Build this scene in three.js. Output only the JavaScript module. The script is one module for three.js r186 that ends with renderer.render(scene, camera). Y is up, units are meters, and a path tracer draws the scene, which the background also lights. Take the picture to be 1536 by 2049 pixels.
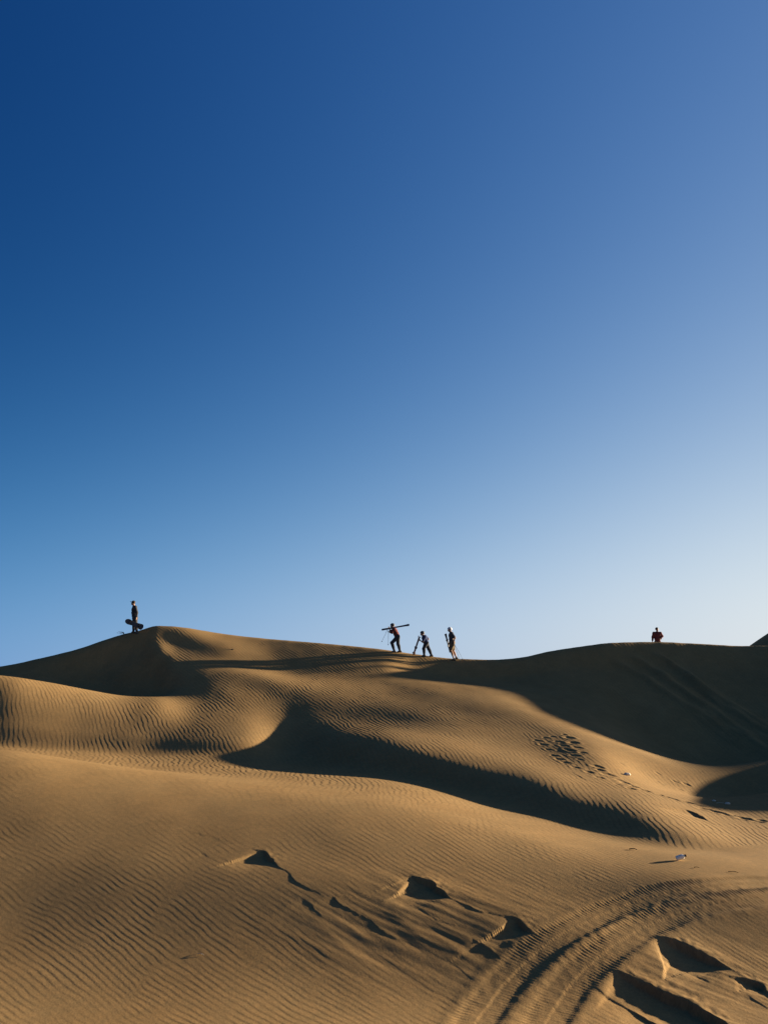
import * as THREE from 'three';
import { mergeGeometries } from 'three/addons/utils/BufferGeometryUtils.js';

// ---------------------------------------------------------------- camera, sky, sun, exposure
const scene = new THREE.Scene();
const FOCAL = 1480, PITCH = 14.4 * Math.PI / 180;            // focal length in pixels of a 1536 x 2049 frame, tilt upward
const camera = new THREE.PerspectiveCamera(2 * Math.atan(1024.5 / FOCAL) * 180 / Math.PI, 1536 / 2049, 0.1, 3000);
camera.position.set(0, 0, 0);
camera.rotation.set(PITCH, 0, 0);
scene.add(camera);
const renderer = new THREE.WebGLRenderer();
renderer.toneMapping = THREE.LinearToneMapping;
const EXPOSURE = 4.8;
renderer.toneMappingExposure = EXPOSURE;
renderer.shadowMap.enabled = true;
const SUN_AZ = 69 * Math.PI / 180, SUN_EL = 7.8 * Math.PI / 180;   // to the right of the view direction, above the horizon
const sunDir = new THREE.Vector3(Math.sin(SUN_AZ) * Math.cos(SUN_EL), Math.sin(SUN_EL), -Math.cos(SUN_AZ) * Math.cos(SUN_EL));
const sun = new THREE.DirectionalLight(new THREE.Color().setRGB(1, 0.84, 0.62), 5);
sun.position.copy(sunDir).multiplyScalar(120).add(new THREE.Vector3(0, 0, -28));
sun.target.position.set(0, 0, -28);
sun.castShadow = true;
sun.shadow.mapSize.set(4096, 4096);
Object.assign(sun.shadow.camera, { left: -60, right: 60, top: 60, bottom: -60, near: 1, far: 300 });
sun.shadow.radius = 1.6;
scene.add(sun, sun.target);

// clear evening sky: deep blue overhead, paler to the horizon and towards the sun
{
  const W = 512, H = 256, px = new Float32Array(W * H * 4), d = new THREE.Vector3();
  for (let j = 0; j < H; j++) for (let i = 0; i < W; i++) {
    const el = ((j + 0.5) / H - 0.5) * Math.PI, az = ((i + 0.5) / W - 0.5) * 2 * Math.PI;   // row 0 is straight down
    d.set(Math.cos(el) * Math.cos(az), Math.sin(el), Math.cos(el) * Math.sin(az));
    const g = Math.acos(Math.min(1, Math.max(-1, d.dot(sunDir))));
    const h = Math.exp(-Math.max(el, 0) / 0.28), q = Math.min(1.8, Math.hypot(Math.max(g - 0.6, 0), 0.15) + 0.6), glow = h ** 3 * Math.exp(-((g / 0.75) ** 2)), white = [0.85, 0.34, 0.5];
    const fit = [[-1.081, 3.871, -4.465, -1.296, -0.924, 2.9], [-0.747, 3.129, -3.016, -1.107, -0.302, 1.378], [-0.376, 1.139, -1.856, -0.431, -0.306, 1.304]];
    for (let c = 0; c < 3; c++) {
      const k = fit[c];
      px[(j * W + i) * 4 + c] = (Math.exp(k[0] + k[1] * h + k[2] * h * h + k[3] * q + k[4] * q * q + k[5] * h * q) + white[c] * glow) / EXPOSURE;
    }
    px[(j * W + i) * 4 + 3] = 1;
  }
  const sky = new THREE.DataTexture(px, W, H, THREE.RGBAFormat, THREE.FloatType);
  sky.mapping = THREE.EquirectangularReflectionMapping;
  sky.magFilter = sky.minFilter = THREE.LinearFilter; sky.wrapS = THREE.RepeatWrapping;
  sky.needsUpdate = true;
  scene.background = sky; scene.environment = sky;
}

// ---------------------------------------------------------------- small maths
function rng(seed) { let s = seed >>> 0; return () => { s = (s + 0x6D2B79F5) | 0; let t = Math.imul(s ^ (s >>> 15), 1 | s); t = (t + Math.imul(t ^ (t >>> 7), 61 | t)) ^ t; return ((t ^ (t >>> 14)) >>> 0) / 4294967296; }; }
function hash2(i, j, k = 0) { let h = Math.imul(i, 374761393) + Math.imul(j, 668265263) + Math.imul(k, 974634777) | 0; h = Math.imul(h ^ (h >>> 13), 1274126177); return ((h ^ (h >>> 16)) >>> 0) / 4294967296; }
function noise(x, y, k = 0) {                                   // gradient noise, about -0.7 .. 0.7
  const i = Math.floor(x), j = Math.floor(y), fx = x - i, fy = y - j;
  const u = fx * fx * fx * (fx * (fx * 6 - 15) + 10), v = fy * fy * fy * (fy * (fy * 6 - 15) + 10);
  const g = (a, b) => { const t = hash2(i + a, j + b, k) * 6.2832; return Math.cos(t) * (fx - a) + Math.sin(t) * (fy - b); };
  const a = g(0, 0), b = g(1, 0), c = g(0, 1), e = g(1, 1);
  return a + (b - a) * u + (c - a) * v + (a - b - c + e) * u * v;
}
const clamp = (v, a, b) => v < a ? a : v > b ? b : v;
const smooth = (a, b, v) => { const t = clamp((v - a) / (b - a), 0, 1); return t * t * (3 - 2 * t); };
function pchip(xs, ys) {                                        // monotone cubic, flat beyond its ends
  const n = xs.length, h = [], dl = [], m = new Array(n).fill(0);
  for (let i = 0; i < n - 1; i++) { h[i] = xs[i + 1] - xs[i]; dl[i] = (ys[i + 1] - ys[i]) / h[i]; }
  for (let i = 1; i < n - 1; i++) if (dl[i - 1] * dl[i] > 0) { const a = 2 * h[i] + h[i - 1], b = h[i] + 2 * h[i - 1]; m[i] = (a + b) / (a / dl[i - 1] + b / dl[i]); }
  if (n > 1) { m[0] = dl[0]; m[n - 1] = dl[n - 2]; }
  return (x) => {
    if (x <= xs[0]) return ys[0]; if (x >= xs[n - 1]) return ys[n - 1];
    let i = 0; while (x > xs[i + 1]) i++;
    const t = (x - xs[i]) / h[i], t2 = t * t, t3 = t2 * t;
    return (2 * t3 - 3 * t2 + 1) * ys[i] + (t3 - 2 * t2 + t) * h[i] * m[i] + (3 * t2 - 2 * t3) * ys[i + 1] + (t3 - t2) * h[i] * m[i + 1];
  };
}
const CP = Math.cos(PITCH), SP = Math.sin(PITCH);
function at(px, py, D) {                                        // a surveyed point: sighted direction and forward distance in metres
  const u = (px - 768) / FOCAL, v = -(py - 1024.5) / FOCAL, w = CP - v * SP;
  return [u * D / w, D * (SP + v * CP) / w, D];
}

// ---------------------------------------------------------------- the dunes: surveyed lines, near to far, lofted into one height field
const flat = (D, Y) => [[-4, Y, D], [4, Y, D]].map(([a, y, d]) => ({ a, y, d }));
const line = (pts) => pts.map(([px, py, D]) => { const [x, y, d] = at(px, py, D); return { a: x / d, y, d }; });
const LINES = [
  flat(-60, -5), flat(-12, -2.2), flat(0, -1.7),
  // where the sand enters the picture
  line([[-700, 2049, 8.4], [0, 2049, 8.8], [768, 2049, 9], [1536, 2049, 9.2], [2200, 2049, 9.4]]),
  // foreground swell
  line([[-700, 1690, 13.4], [0, 1702, 13.5], [400, 1722, 13.2], [768, 1756, 12.6], [1150, 1840, 11.4], [1536, 1930, 10.6], [2200, 1960, 10.6]]),
  line([[-700, 1480, 19.5], [0, 1501, 19.5], [150, 1522, 19.5], [300, 1546, 19.2], [500, 1570, 18.6], [768, 1606, 17.3], [1000, 1660, 15.6], [1200, 1714, 14], [1390, 1754, 12.8], [1536, 1785, 12.4], [2200, 1820, 12.4]]),
  // rippled trough behind it
  line([[-700, 1490, 23.5], [0, 1508, 23.5], [150, 1522, 23.3], [300, 1538, 23], [500, 1550, 22.4], [768, 1573, 20.8], [1000, 1627, 18.6], [1200, 1679, 15.9], [1390, 1717, 14], [1536, 1735, 13.8], [2200, 1760, 14]]),
  // foot of the middle dune
  line([[-700, 1480, 26.5], [0, 1496, 26.5], [150, 1504, 26.5], [300, 1513, 26.5], [450, 1513, 26.6], [500, 1517, 26.6], [545, 1526, 26.5], [650, 1535, 25.4], [768, 1551, 23.8], [900, 1582, 22], [1000, 1609, 20.6], [1100, 1638, 18.7], [1200, 1665, 17.2], [1300, 1689, 15.9], [1390, 1702, 15.3], [1460, 1697, 15.7], [1536, 1690, 16.3], [2200, 1720, 17]]),
  // top of its steep side
  line([[-700, 1426, 28.6], [0, 1446, 28.3], [150, 1462, 28.4], [300, 1473, 28.4], [420, 1483, 27.9], [480, 1489, 27.7], [520, 1496, 27.6], [558, 1510, 27.8], [600, 1508, 27.7], [640, 1496, 27.2], [700, 1492, 26.3], [768, 1499, 25.2], [900, 1534, 23.2], [1000, 1565, 21.6], [1100, 1593, 19.7], [1200, 1621, 18.4], [1300, 1648, 16.6], [1390, 1673, 15.85], [1460, 1674, 16.8], [1536, 1660, 17.8], [2200, 1690, 19]]),
  // left: rim of the bowl; right: crest of the small dune
  line([[-700, 1310, 31], [0, 1350, 31.5], [100, 1365, 32.2], [200, 1384, 32.8], [270, 1394, 33.2], [330, 1394, 33.4], [380, 1398, 33.3], [440, 1404, 33], [520, 1422, 32.2], [570, 1437, 31.7], [640, 1442, 31.1], [700, 1444, 30.9], [768, 1444, 30.8], [900, 1461, 29], [1000, 1484, 27.4], [1100, 1517, 25.1], [1200, 1552, 22.8], [1300, 1584, 21.3], [1390, 1600, 21.6], [1450, 1597, 22.2], [1536, 1586, 22.6], [1620, 1562, 23], [1700, 1528, 23.5], [1900, 1480, 24.5], [2200, 1450, 25]]),
  // hollow behind both
  line([[-700, 1350, 34], [0, 1372, 33.6], [100, 1388, 34.2], [200, 1402, 34.7], [270, 1402, 35], [330, 1394, 35], [362, 1371, 35], [395, 1370, 34.9], [440, 1376, 34.6], [520, 1391, 34.2], [570, 1400, 33.9], [640, 1406, 33.5], [768, 1411, 33.2], [900, 1430, 31.8], [1000, 1449, 30.3], [1100, 1484, 27.6], [1200, 1514, 25], [1300, 1566, 23.9], [1390, 1592, 23.6], [1450, 1603, 23.6], [1536, 1604, 24], [1620, 1575, 24.9], [1750, 1500, 26.5], [2200, 1440, 27.5]]),
  // right: rim of the deep pit
  line([[-700, 1352, 36], [0, 1368, 35.8], [100, 1380, 36.3], [200, 1385, 36.6], [270, 1372, 36.8], [310, 1362, 36.8], [342, 1337, 36.8], [372, 1337, 36.8], [440, 1343, 36.6], [520, 1355, 36.2], [570, 1363.5, 36], [640, 1372, 36], [768, 1385, 35.8], [900, 1396, 34.8], [1000, 1410, 33.6], [1100, 1440, 31.4], [1200, 1472, 29.5], [1300, 1505, 28], [1390, 1528, 27.4], [1450, 1532, 27.4], [1500, 1527, 27.5], [1536, 1520, 27.8], [1750, 1475, 29.5], [2200, 1435, 29.5]]),
  // floor of bowl and pit
  line([[-700, 1350, 37], [0, 1362, 37], [100, 1368, 37.5], [200, 1362, 38], [260, 1335, 38], [292, 1324, 38.1], [318, 1304, 38.3], [350, 1308, 38.4], [440, 1321, 38.3], [520, 1336, 38.2], [570, 1345, 38.1], [640, 1349, 38.1], [768, 1359, 38.1], [900, 1372, 37.8], [1000, 1385, 37], [1100, 1414, 35.4], [1200, 1450, 33.8], [1300, 1510, 31.6], [1390, 1553, 30.6], [1450, 1562, 30.6], [1536, 1550, 31], [1620, 1532, 31.3], [1750, 1492, 31.3], [1900, 1462, 31], [2200, 1435, 30.5]]),
  // upper slopes
  line([[-700, 1356, 38], [0, 1348, 38.3], [100, 1342, 38.7], [200, 1322, 39.2], [260, 1302, 39.3], [290, 1290, 39.4], [305, 1278, 39.5], [322, 1280, 39.6], [350, 1283, 39.7], [440, 1294, 39.6], [540, 1310, 39.8], [650, 1318, 39.9], [768, 1330, 39.9], [830, 1341, 40.4], [905, 1352, 40.5], [980, 1358, 40.7], [1040, 1352, 41], [1100, 1345, 41.2], [1200, 1338, 41.8], [1310, 1338, 42.3], [1400, 1342, 42.4], [1480, 1346, 42.3], [1536, 1346, 42.2], [1620, 1362, 40.8], [1750, 1375, 38], [1900, 1382, 35.5], [2200, 1390, 33.5]]),
  // skyline crest
  line([[-700, 1360, 39], [-200, 1350, 39.2], [0, 1333, 39.5], [80, 1317, 39.8], [150, 1300, 40], [240, 1270, 40.4], [285, 1259, 40.6], [312, 1251, 40.8], [360, 1254, 41], [450, 1268, 41.6], [540, 1278, 41.9], [650, 1287, 41.9], [768, 1299, 41.7], [830, 1308, 42], [905, 1317, 42.1], [980, 1319, 42.2], [1040, 1315, 42.4], [1100, 1302, 42.8], [1150, 1294, 43.2], [1220, 1285, 43.8], [1310, 1283, 44.5], [1400, 1287, 44.8], [1480, 1291, 44.8], [1536, 1291, 44.6], [1620, 1298, 43.4], [1750, 1309, 40.5], [1900, 1328, 37.8], [2200, 1350, 35.5]]),
  // their backs
  line([[-700, 1400, 46], [0, 1375, 46], [312, 1300, 47], [768, 1340, 50], [980, 1358, 49], [1150, 1350, 47.5], [1310, 1352, 48.5], [1420, 1350, 48.8], [1536, 1340, 48.8], [1750, 1330, 43], [2200, 1360, 38]]),
  flat(75, -5), flat(130, -7), flat(900, -16),
];
LINES.splice(14, 0, LINES[14].map(({ a, y, d }) => ({ a, d: d - 0.6, y: y - 0.6 * (a < -0.33 ? 0.5 : a < 0.0 ? 0.42 : a < 0.2 ? 0.55 : 0.62) })));   // sharp brow just below the crest
for (const l of LINES) l.sort((p, q) => p.a - q.a);
const FD = LINES.map((l) => pchip(l.map((p) => p.a), l.map((p) => p.d))), FY = LINES.map((l) => pchip(l.map((p) => p.a), l.map((p) => p.y)));
const column = (a) => {
  const d = FD.map((f) => f(a)), y = FY.map((f) => f(a));
  for (let i = 1; i < d.length; i++) if (d[i] < d[i - 1] + 0.4) d[i] = d[i - 1] + 0.4;
  return pchip(d, y);
};
// table over bearing and distance, smoothed a little
const TA = 421, TD = 700, A0 = -1.05, A1 = 1.05, D0 = -4, DSTEP = 0.1;
let table = new Float32Array(TA * TD);
for (let i = 0; i < TA; i++) { const f = column(A0 + (A1 - A0) * i / (TA - 1)); for (let j = 0; j < TD; j++) table[i * TD + j] = f(D0 + j * DSTEP); }
function blurTable(sigma, across) {
  const out = new Float32Array(TA * TD), da = (A1 - A0) / (TA - 1);
  for (let i = 0; i < TA; i++) for (let j = 0; j < TD; j++) {
    let s = 0, w = 0; for (let k = -10; k <= 10; k++) { const q = clamp(j + k, 0, TD - 1), g = Math.exp(-((k * DSTEP / sigma) ** 2) / 2); s += g * table[i * TD + q]; w += g; }
    out[i * TD + j] = s / w;
  }
  for (let j = 0; j < TD; j++) {
    const D = D0 + j * DSTEP, step = da * Math.max(6, D), wide = across * (1 - 0.6 * smooth(33, 37, D)), R = Math.ceil(2.5 * wide / step);
    for (let i = 0; i < TA; i++) { let s = 0, w = 0; for (let k = -R; k <= R; k++) { const q = clamp(i + k, 0, TA - 1), g = Math.exp(-((k * step / wide) ** 2) / 2); s += g * out[q * TD + j]; w += g; } table[i * TD + j] = s / w; }
  }
}
blurTable(0.24, 0.5);
const farColumn = column(0);
const cub = (p, q, r, s, t) => q + 0.5 * t * (r - p + t * (2 * p - 5 * q + 4 * r - s + t * (3 * (q - r) + s - p)));
function macro(x, D) {
  const a = clamp(x / Math.max(D, 3), A0, A1), fd = (D - D0) / DSTEP, fa = (a - A0) / (A1 - A0) * (TA - 1);
  if (fd < 1 || fd > TD - 3) return fd < 1 ? farColumn(D) : column(a)(D);
  const i = clamp(Math.floor(fa), 1, TA - 3), j = Math.floor(fd), u = fa - i, t = fd - j, r = [];
  for (let k = -1; k < 3; k++) { const o = (i + k) * TD + j; r[k + 1] = cub(table[o - 1], table[o], table[o + 1], table[o + 2], t); }
  return cub(r[0], r[1], r[2], r[3], u);
}
function base(x, D) {                                           // dunes with broad unevenness; a taller dune stands beyond on the right
  let h = macro(x, D);
  h += 0.022 * noise(x / 4.1, D / 4.7, 3) + 0.008 * noise(x / 1.3 + D * 0.3, D / 1.9, 4);
  const far = 15 - 0.72 * Math.hypot(x - 57.9, (D - 92) * 0.7); if (far > -12) h = Math.max(h, far);
  return h;
}
function ground(px, py) {                                       // where the line of sight through a surveyed direction meets the sand
  let D = 6, prev = 0;
  for (; D < 70; D += 0.05) { const [x, y] = at(px, py, D), g = y - base(x, D); if (g < 0) { D -= 0.05 * (-g / (prev - g)); break; } prev = g; }
  const [x] = at(px, py, D); return [x, D];
}

// ---------------------------------------------------------------- ripples
const CREST = FD[15], TOE = FD[7];
// metres across the ripple crests; their run bends from dune to dune
const waveNear = (x, D) => { const u = clamp(x, -14, 12) / 6, v = (clamp(D, 4, 27) - 13) / 6; return 4.262 * u + 0.779 * u * u + 0.195 * u * u * u + v * (2.968 - 0.955 * u + 0.377 * u * u) + v * v * (-1.483 - 0.079 * u) - 0.314 * v * v * v; };
const waveFar = (x, D) => { const u = clamp(x, -30, 30) / 12, v = (clamp(D, 15, 52) - 30) / 12; return 10.424 * u + 0.227 * u * u + v * (3.455 - 3.091 * u) + 1.721 * v * v; };
const calm = [[250, 1600, 3.2, 2.2, 0.75], [560, 1640, 1.8, 1.5, 0.5], [1040, 1545, 2, 1.4, 0.45], [900, 1400, 2.5, 2, 0.3], [520, 1450, 1.1, 2, 0.6], [1250, 1500, 2.2, 1.6, 0.6], [120, 1450, 3, 1.2, 0.7],
  [620, 1790, 1.1, 1.3, 0.5], [880, 1840, 1.0, 1.0, 0.75], [1340, 1990, 1.1, 1.1, 0.7], [1150, 1900, 0.8, 1, 0.6], [1440, 1700, 1.5, 0.5, 0.35]].map(([px, py, rx, rd, k]) => [...ground(px, py), rx, rd, k]);
const strong = [[600, 1540, 3.8, 1.9, 0.4], [1180, 1720, 2.2, 1.6, 0.25], [330, 1330, 2.5, 4, 0.35], [250, 1430, 3.5, 2.5, 0.15], [700, 1450, 3, 3, 0.3], [1470, 1670, 1.6, 1.5, 0.6]].map(([px, py, rx, rd, k]) => [...ground(px, py), rx, rd, k]);
const blob = (list, x, D) => { let s = 0; for (const [cx, cd, rx, rd, k] of list) { const q = ((x - cx) / rx) ** 2 + ((D - cd) / rd) ** 2; if (q < 9) s += k * Math.exp(-q); } return s; };
function ripple(x, D) {
  const c = 0.42, ci = Math.floor(x / c), cj = Math.floor(D / c * 0.6);
  let re = 0, im = 0;
  for (let i = -1; i <= 1; i++) for (let j = -1; j <= 1; j++) {
    const a = ci + i, b = cj + j, kx = (a + hash2(a, b, 11)) * c, kd = (b + hash2(a, b, 12)) * c / 0.6;
    const w = Math.exp(-((x - kx) ** 2 + ((D - kd) * 0.6) ** 2) / (0.32 * c * c)), p = (hash2(a, b, 13) - 0.5) * 4.4;
    re += w * Math.cos(p); im += w * Math.sin(p);
  }
  const bend = 6 * noise(x / 2.3, D / 2.9, 21) + 3.2 * noise(x / 0.8, D / 1.0, 22) + 1.5 * noise(x / 0.28, D / 0.35, 23) + Math.atan2(im, re);
  const amp = clamp(0.8 + 0.5 * noise(x / 2.2, D / 3.1, 24) + 0.6 * noise(x / 0.5, D / 0.7, 25), 0.08, 1.15) * clamp(Math.hypot(re, im) * 1.6, 0.25, 1)
    * Math.max(0.06, 1 - blob(calm, x, D)) * (1 + blob(strong, x, D));
  const wave = (ph) => Math.sin(ph) + 0.42 * Math.sin(2 * ph) + 0.17 * Math.sin(3 * ph), toe = TOE(x / D);
  if (D > toe) return amp * (0.0018 + 0.0011 * smooth(28, 37, D)) * wave(6.2832 / 0.156 * waveFar(x, D) + bend);
  const coarse = smooth(-7.5, -4.5, D - toe + noise(x / 1.5, D / 1.5, 26)) * smooth(5, -3, x);      // coarser ripples in the trough before the dune's foot
  let h = 0; if (coarse < 0.98) h += (1 - coarse) * 0.00082 * wave(6.2832 / 0.098 * waveNear(x, D) + bend);
  if (coarse > 0.02) h += coarse * 0.0024 * wave(6.2832 / 0.17 * waveFar(x, D) + 1.3 * bend);
  return amp * h;
}

// ---------------------------------------------------------------- scarps, wheel ruts, footprints, slides: paths on the sand
function path(pts, margin) {                                    // pts: [px, py, value], walked on the sand in 7 cm steps
  const w = pts.map(([px, py, v = 1]) => [...ground(px, py), v]);
  const curve = new THREE.CatmullRomCurve3(w.map(([x, D, v]) => new THREE.Vector3(x, v, D)), false, 'centripetal');
  const n = Math.max(4, Math.ceil(curve.getLength() / 0.07)), p = curve.getPoints(n), seg = [];
  let t = 0, x0 = 1e9, x1 = -1e9, d0 = 1e9, d1 = -1e9;
  for (let i = 0; i < n; i++) { const a = p[i], b = p[i + 1], l = Math.hypot(b.x - a.x, b.z - a.z); seg.push([a.x, a.z, b.x - a.x, b.z - a.z, l, t, a.y, b.y]); t += l; }
  for (const q of p) { x0 = Math.min(x0, q.x); x1 = Math.max(x1, q.x); d0 = Math.min(d0, q.z); d1 = Math.max(d1, q.z); }
  const hit = { s: 0, t: 0, v: 0, end: false };
  return { length: t, near(x, D) {                              // signed offset (positive to the right of the walk), distance walked, value there
    if (x < x0 - margin || x > x1 + margin || D < d0 - margin || D > d1 + margin) return null;
    let best = 1e9;
    for (let k = 0; k < seg.length; k++) {
      const g = seg[k], ux = x - g[0], ud = D - g[1]; let f = (ux * g[2] + ud * g[3]) / (g[4] * g[4]); f = f < 0 ? 0 : f > 1 ? 1 : f;
      const ex = ux - f * g[2], ed = ud - f * g[3], q = ex * ex + ed * ed;
      if (q < best) { best = q; hit.s = (ux * g[3] - ud * g[2]) > 0 ? 1 : -1; hit.t = g[5] + f * g[4]; hit.v = g[6] + f * (g[7] - g[6]); hit.end = (k === 0 && f === 0) || (k === seg.length - 1 && f === 1); }
    }
    best = Math.sqrt(best); if (best > margin) return null;
    hit.s *= best; return hit;
  } };
}
// wind scarps: the lip faces the sun, the drop lies on the far side from it. [px, py, height]
const scarps = [
  [[503, 1698, 0], [524, 1703, 0.09], [540, 1713, 0.15], [552, 1728, 0.09], [575, 1745, 0.03], [590, 1758, 0.06], [612, 1776, 0.04], [650, 1795, 0.01]],
  [[600, 1800, 0], [615, 1808, 0.06], [642, 1828, 0.03], [650, 1834, 0]],
  [[664, 1792, 0], [676, 1801, 0.06], [692, 1816, 0.05], [730, 1836, 0.05], [748, 1846, 0.045], [760, 1862, 0.03], [830, 1892, 0.015], [900, 1925, 0.018], [950, 1962, 0.02], [975, 1985, 0]],
  [[672, 1797, 0.02], [720, 1790, 0.03], [770, 1776, 0.06], [800, 1763, 0.05]],
  [[798, 1751, 0], [818, 1753, 0.06], [838, 1757, 0.14], [864, 1766, 0.2], [890, 1788, 0.14], [905, 1797, 0.05], [935, 1811, 0.07], [960, 1822, 0.06], [1000, 1830, 0.03], [1030, 1836, 0.02]],
  [[1002, 1831, 0], [1020, 1834, 0.06], [1036, 1840, 0.14], [1048, 1848, 0.17], [1056, 1858, 0.16], [1074, 1876, 0.05], [1085, 1885, 0]],
  [[942, 1878, 0], [962, 1887, 0.08], [985, 1904, 0.06], [1012, 1922, 0.03], [1030, 1930, 0]],
  [[1000, 1880, 0], [1014, 1888, 0.05], [1040, 1903, 0.03], [1055, 1910, 0]],
  [[830, 1815, 0], [850, 1822, 0.03], [880, 1840, 0.03], [910, 1850, 0.02], [940, 1862, 0]],
  [[1268, 1868, 0], [1288, 1870, 0.06], [1312, 1873, 0.13], [1342, 1880, 0.2], [1370, 1890, 0.27], [1415, 1912, 0.24], [1446, 1930, 0.12], [1470, 1942, 0.04], [1500, 1952, 0.02]],
  [[1448, 1949, 0], [1475, 1957, 0.09], [1500, 1962, 0.14], [1524, 1970, 0.17], [1534, 1990, 0.08], [1545, 2010, 0.02]],
  [[1195, 1930, 0], [1216, 1937, 0.06], [1242, 1946, 0.13], [1282, 1963, 0.2], [1330, 1984, 0.26], [1385, 2010, 0.24], [1440, 2042, 0.22], [1500, 2080, 0.16], [1560, 2110, 0.05]],
  [[1180, 1972, 0.03], [1205, 1984, 0.06], [1250, 2008, 0.07], [1300, 2036, 0.10], [1350, 2064, 0.08], [1400, 2090, 0]],
  [[1355, 1935, 0], [1385, 1946, 0.03], [1412, 1960, 0.05], [1425, 1966, 0]],
  [[1480, 1985, 0], [1500, 1992, 0.04], [1530, 2012, 0.04], [1560, 2025, 0]],
  [[380, 1662, 0], [400, 1668, 0.02], [430, 1676, 0.015], [460, 1690, 0]],
  [[398, 1708, 0], [404, 1705, 0.025], [412, 1712, 0.02], [420, 1718, 0]],
  [[1358, 1616, 0], [1378, 1622, 0.09], [1396, 1630, 0.13], [1408, 1637, 0.12], [1416, 1644, 0.02]],
  [[1140, 1542, 0], [1155, 1551, 0.06], [1172, 1560, 0.05], [1195, 1566, 0.02], [1240, 1578, 0]],
  [[1285, 1600, 0], [1315, 1612, 0.03], [1350, 1622, 0.05], [1395, 1640, 0.04], [1460, 1654, 0.02], [1530, 1664, 0]],
].map((p) => path(p, 1.7));
function scarpHeight(x, D) {
  let h = 0;
  for (let k = 0; k < scarps.length; k++) {
    const f = scarps[k].near(x, D); if (!f) continue;
    const H = 0.32 * f.v * (0.28 + 0.72 * smooth(0.05, 0.15, f.v)) * (0.95 + 0.3 * noise(f.t * 1.2, k, 31)), reach = 0.8 + 4.5 * H, side = -f.s + (0.05 * noise(x * 3.1, D * 3.1, 32) + 0.028 * noise(x * 9, D * 9, 33));
    // walking the path away from the camera's left puts the sun on the left hand
    const end = f.end ? smooth(0.6, 0, Math.abs(f.s)) : 1;
    h += end * 0.16 * H * noise(x * 11, D * 11, 34) * Math.exp(-side * side / 0.03);   // crumbled edge
    if (side >= 0) h += end * 0.22 * H * Math.exp(-side / 0.2);
    else { const q = -side, w = 0.7 * H + 0.02; h += end * (q < w ? 0.22 * H - 1.22 * H * smooth(0, w, q) : -H * (1 - smooth(w, w + reach, q))); }
  }
  return h;
}
const ruts = [
  path([[925, 2120], [950, 2049], [990, 1990], [1045, 1930], [1105, 1880], [1175, 1842], [1255, 1808], [1335, 1784], [1420, 1771], [1536, 1765], [1650, 1763]], 0.75),
  path([[1062, 2120], [1090, 2049], [1122, 1995], [1165, 1942], [1218, 1898], [1272, 1863], [1335, 1833], [1400, 1811], [1470, 1799], [1536, 1792], [1650, 1788]], 0.75),
];
function rutHeight(x, D, out) {                                 // pressed floor with tread bars, steep right wall, soft berms
  let h = 0, mask = 0;
  for (let k = 0; k < 2; k++) {
    const f = ruts[k].near(x, D); if (!f) continue;
    const wob = 0.03 * noise(f.t * 1.7, k, 41) + 0.012 * noise(f.t * 9, k, 42), c = f.s + wob, hw = 0.235, ac = Math.abs(c);
    const floor = smooth(hw + 0.04, hw - 0.06, ac), deep = 0.004 + 0.004 * noise(f.t * 0.8, k, 43) + (c > 0 ? 0.004 : 0) + 0.006 * smooth(10.5, 13, D);
    const bars = Math.sin(6.2832 * f.t / 0.058 + 5 * c + 1.2 * noise(f.t * 1.3, c * 4, 44));
    const grip = (0.25 + 0.9 * smooth(0.04, 0.19, ac)) * clamp(0.7 + 1.3 * noise(f.t * 0.9, c * 3, 45), 0.1, 1.3);
    const lug = (0.0024 + 0.0016 * smooth(11, 14, D)) * bars * grip * smooth(hw + 0.09, hw - 0.02, ac);
    const berm = (c > 0 ? 0.006 : 0.004) * Math.exp(-(((ac - hw - 0.07) / 0.085) ** 2)) * (1 + 0.7 * noise(f.t * 4, k, 46));
    const crumbs = 0.0025 * noise(x * 9, D * 9, 47) * smooth(hw + 0.25, hw, ac);
    h += -deep * floor + lug + berm + crumbs; mask = Math.max(mask, smooth(hw + 0.22, hw - 0.02, ac)); if (ac < hw + 0.08) out.track = true;
  }
  out.mask = mask; return h;
}
const prints = [];                                              // trodden holes: [x, D, turn, half length, half width, depth]
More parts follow.
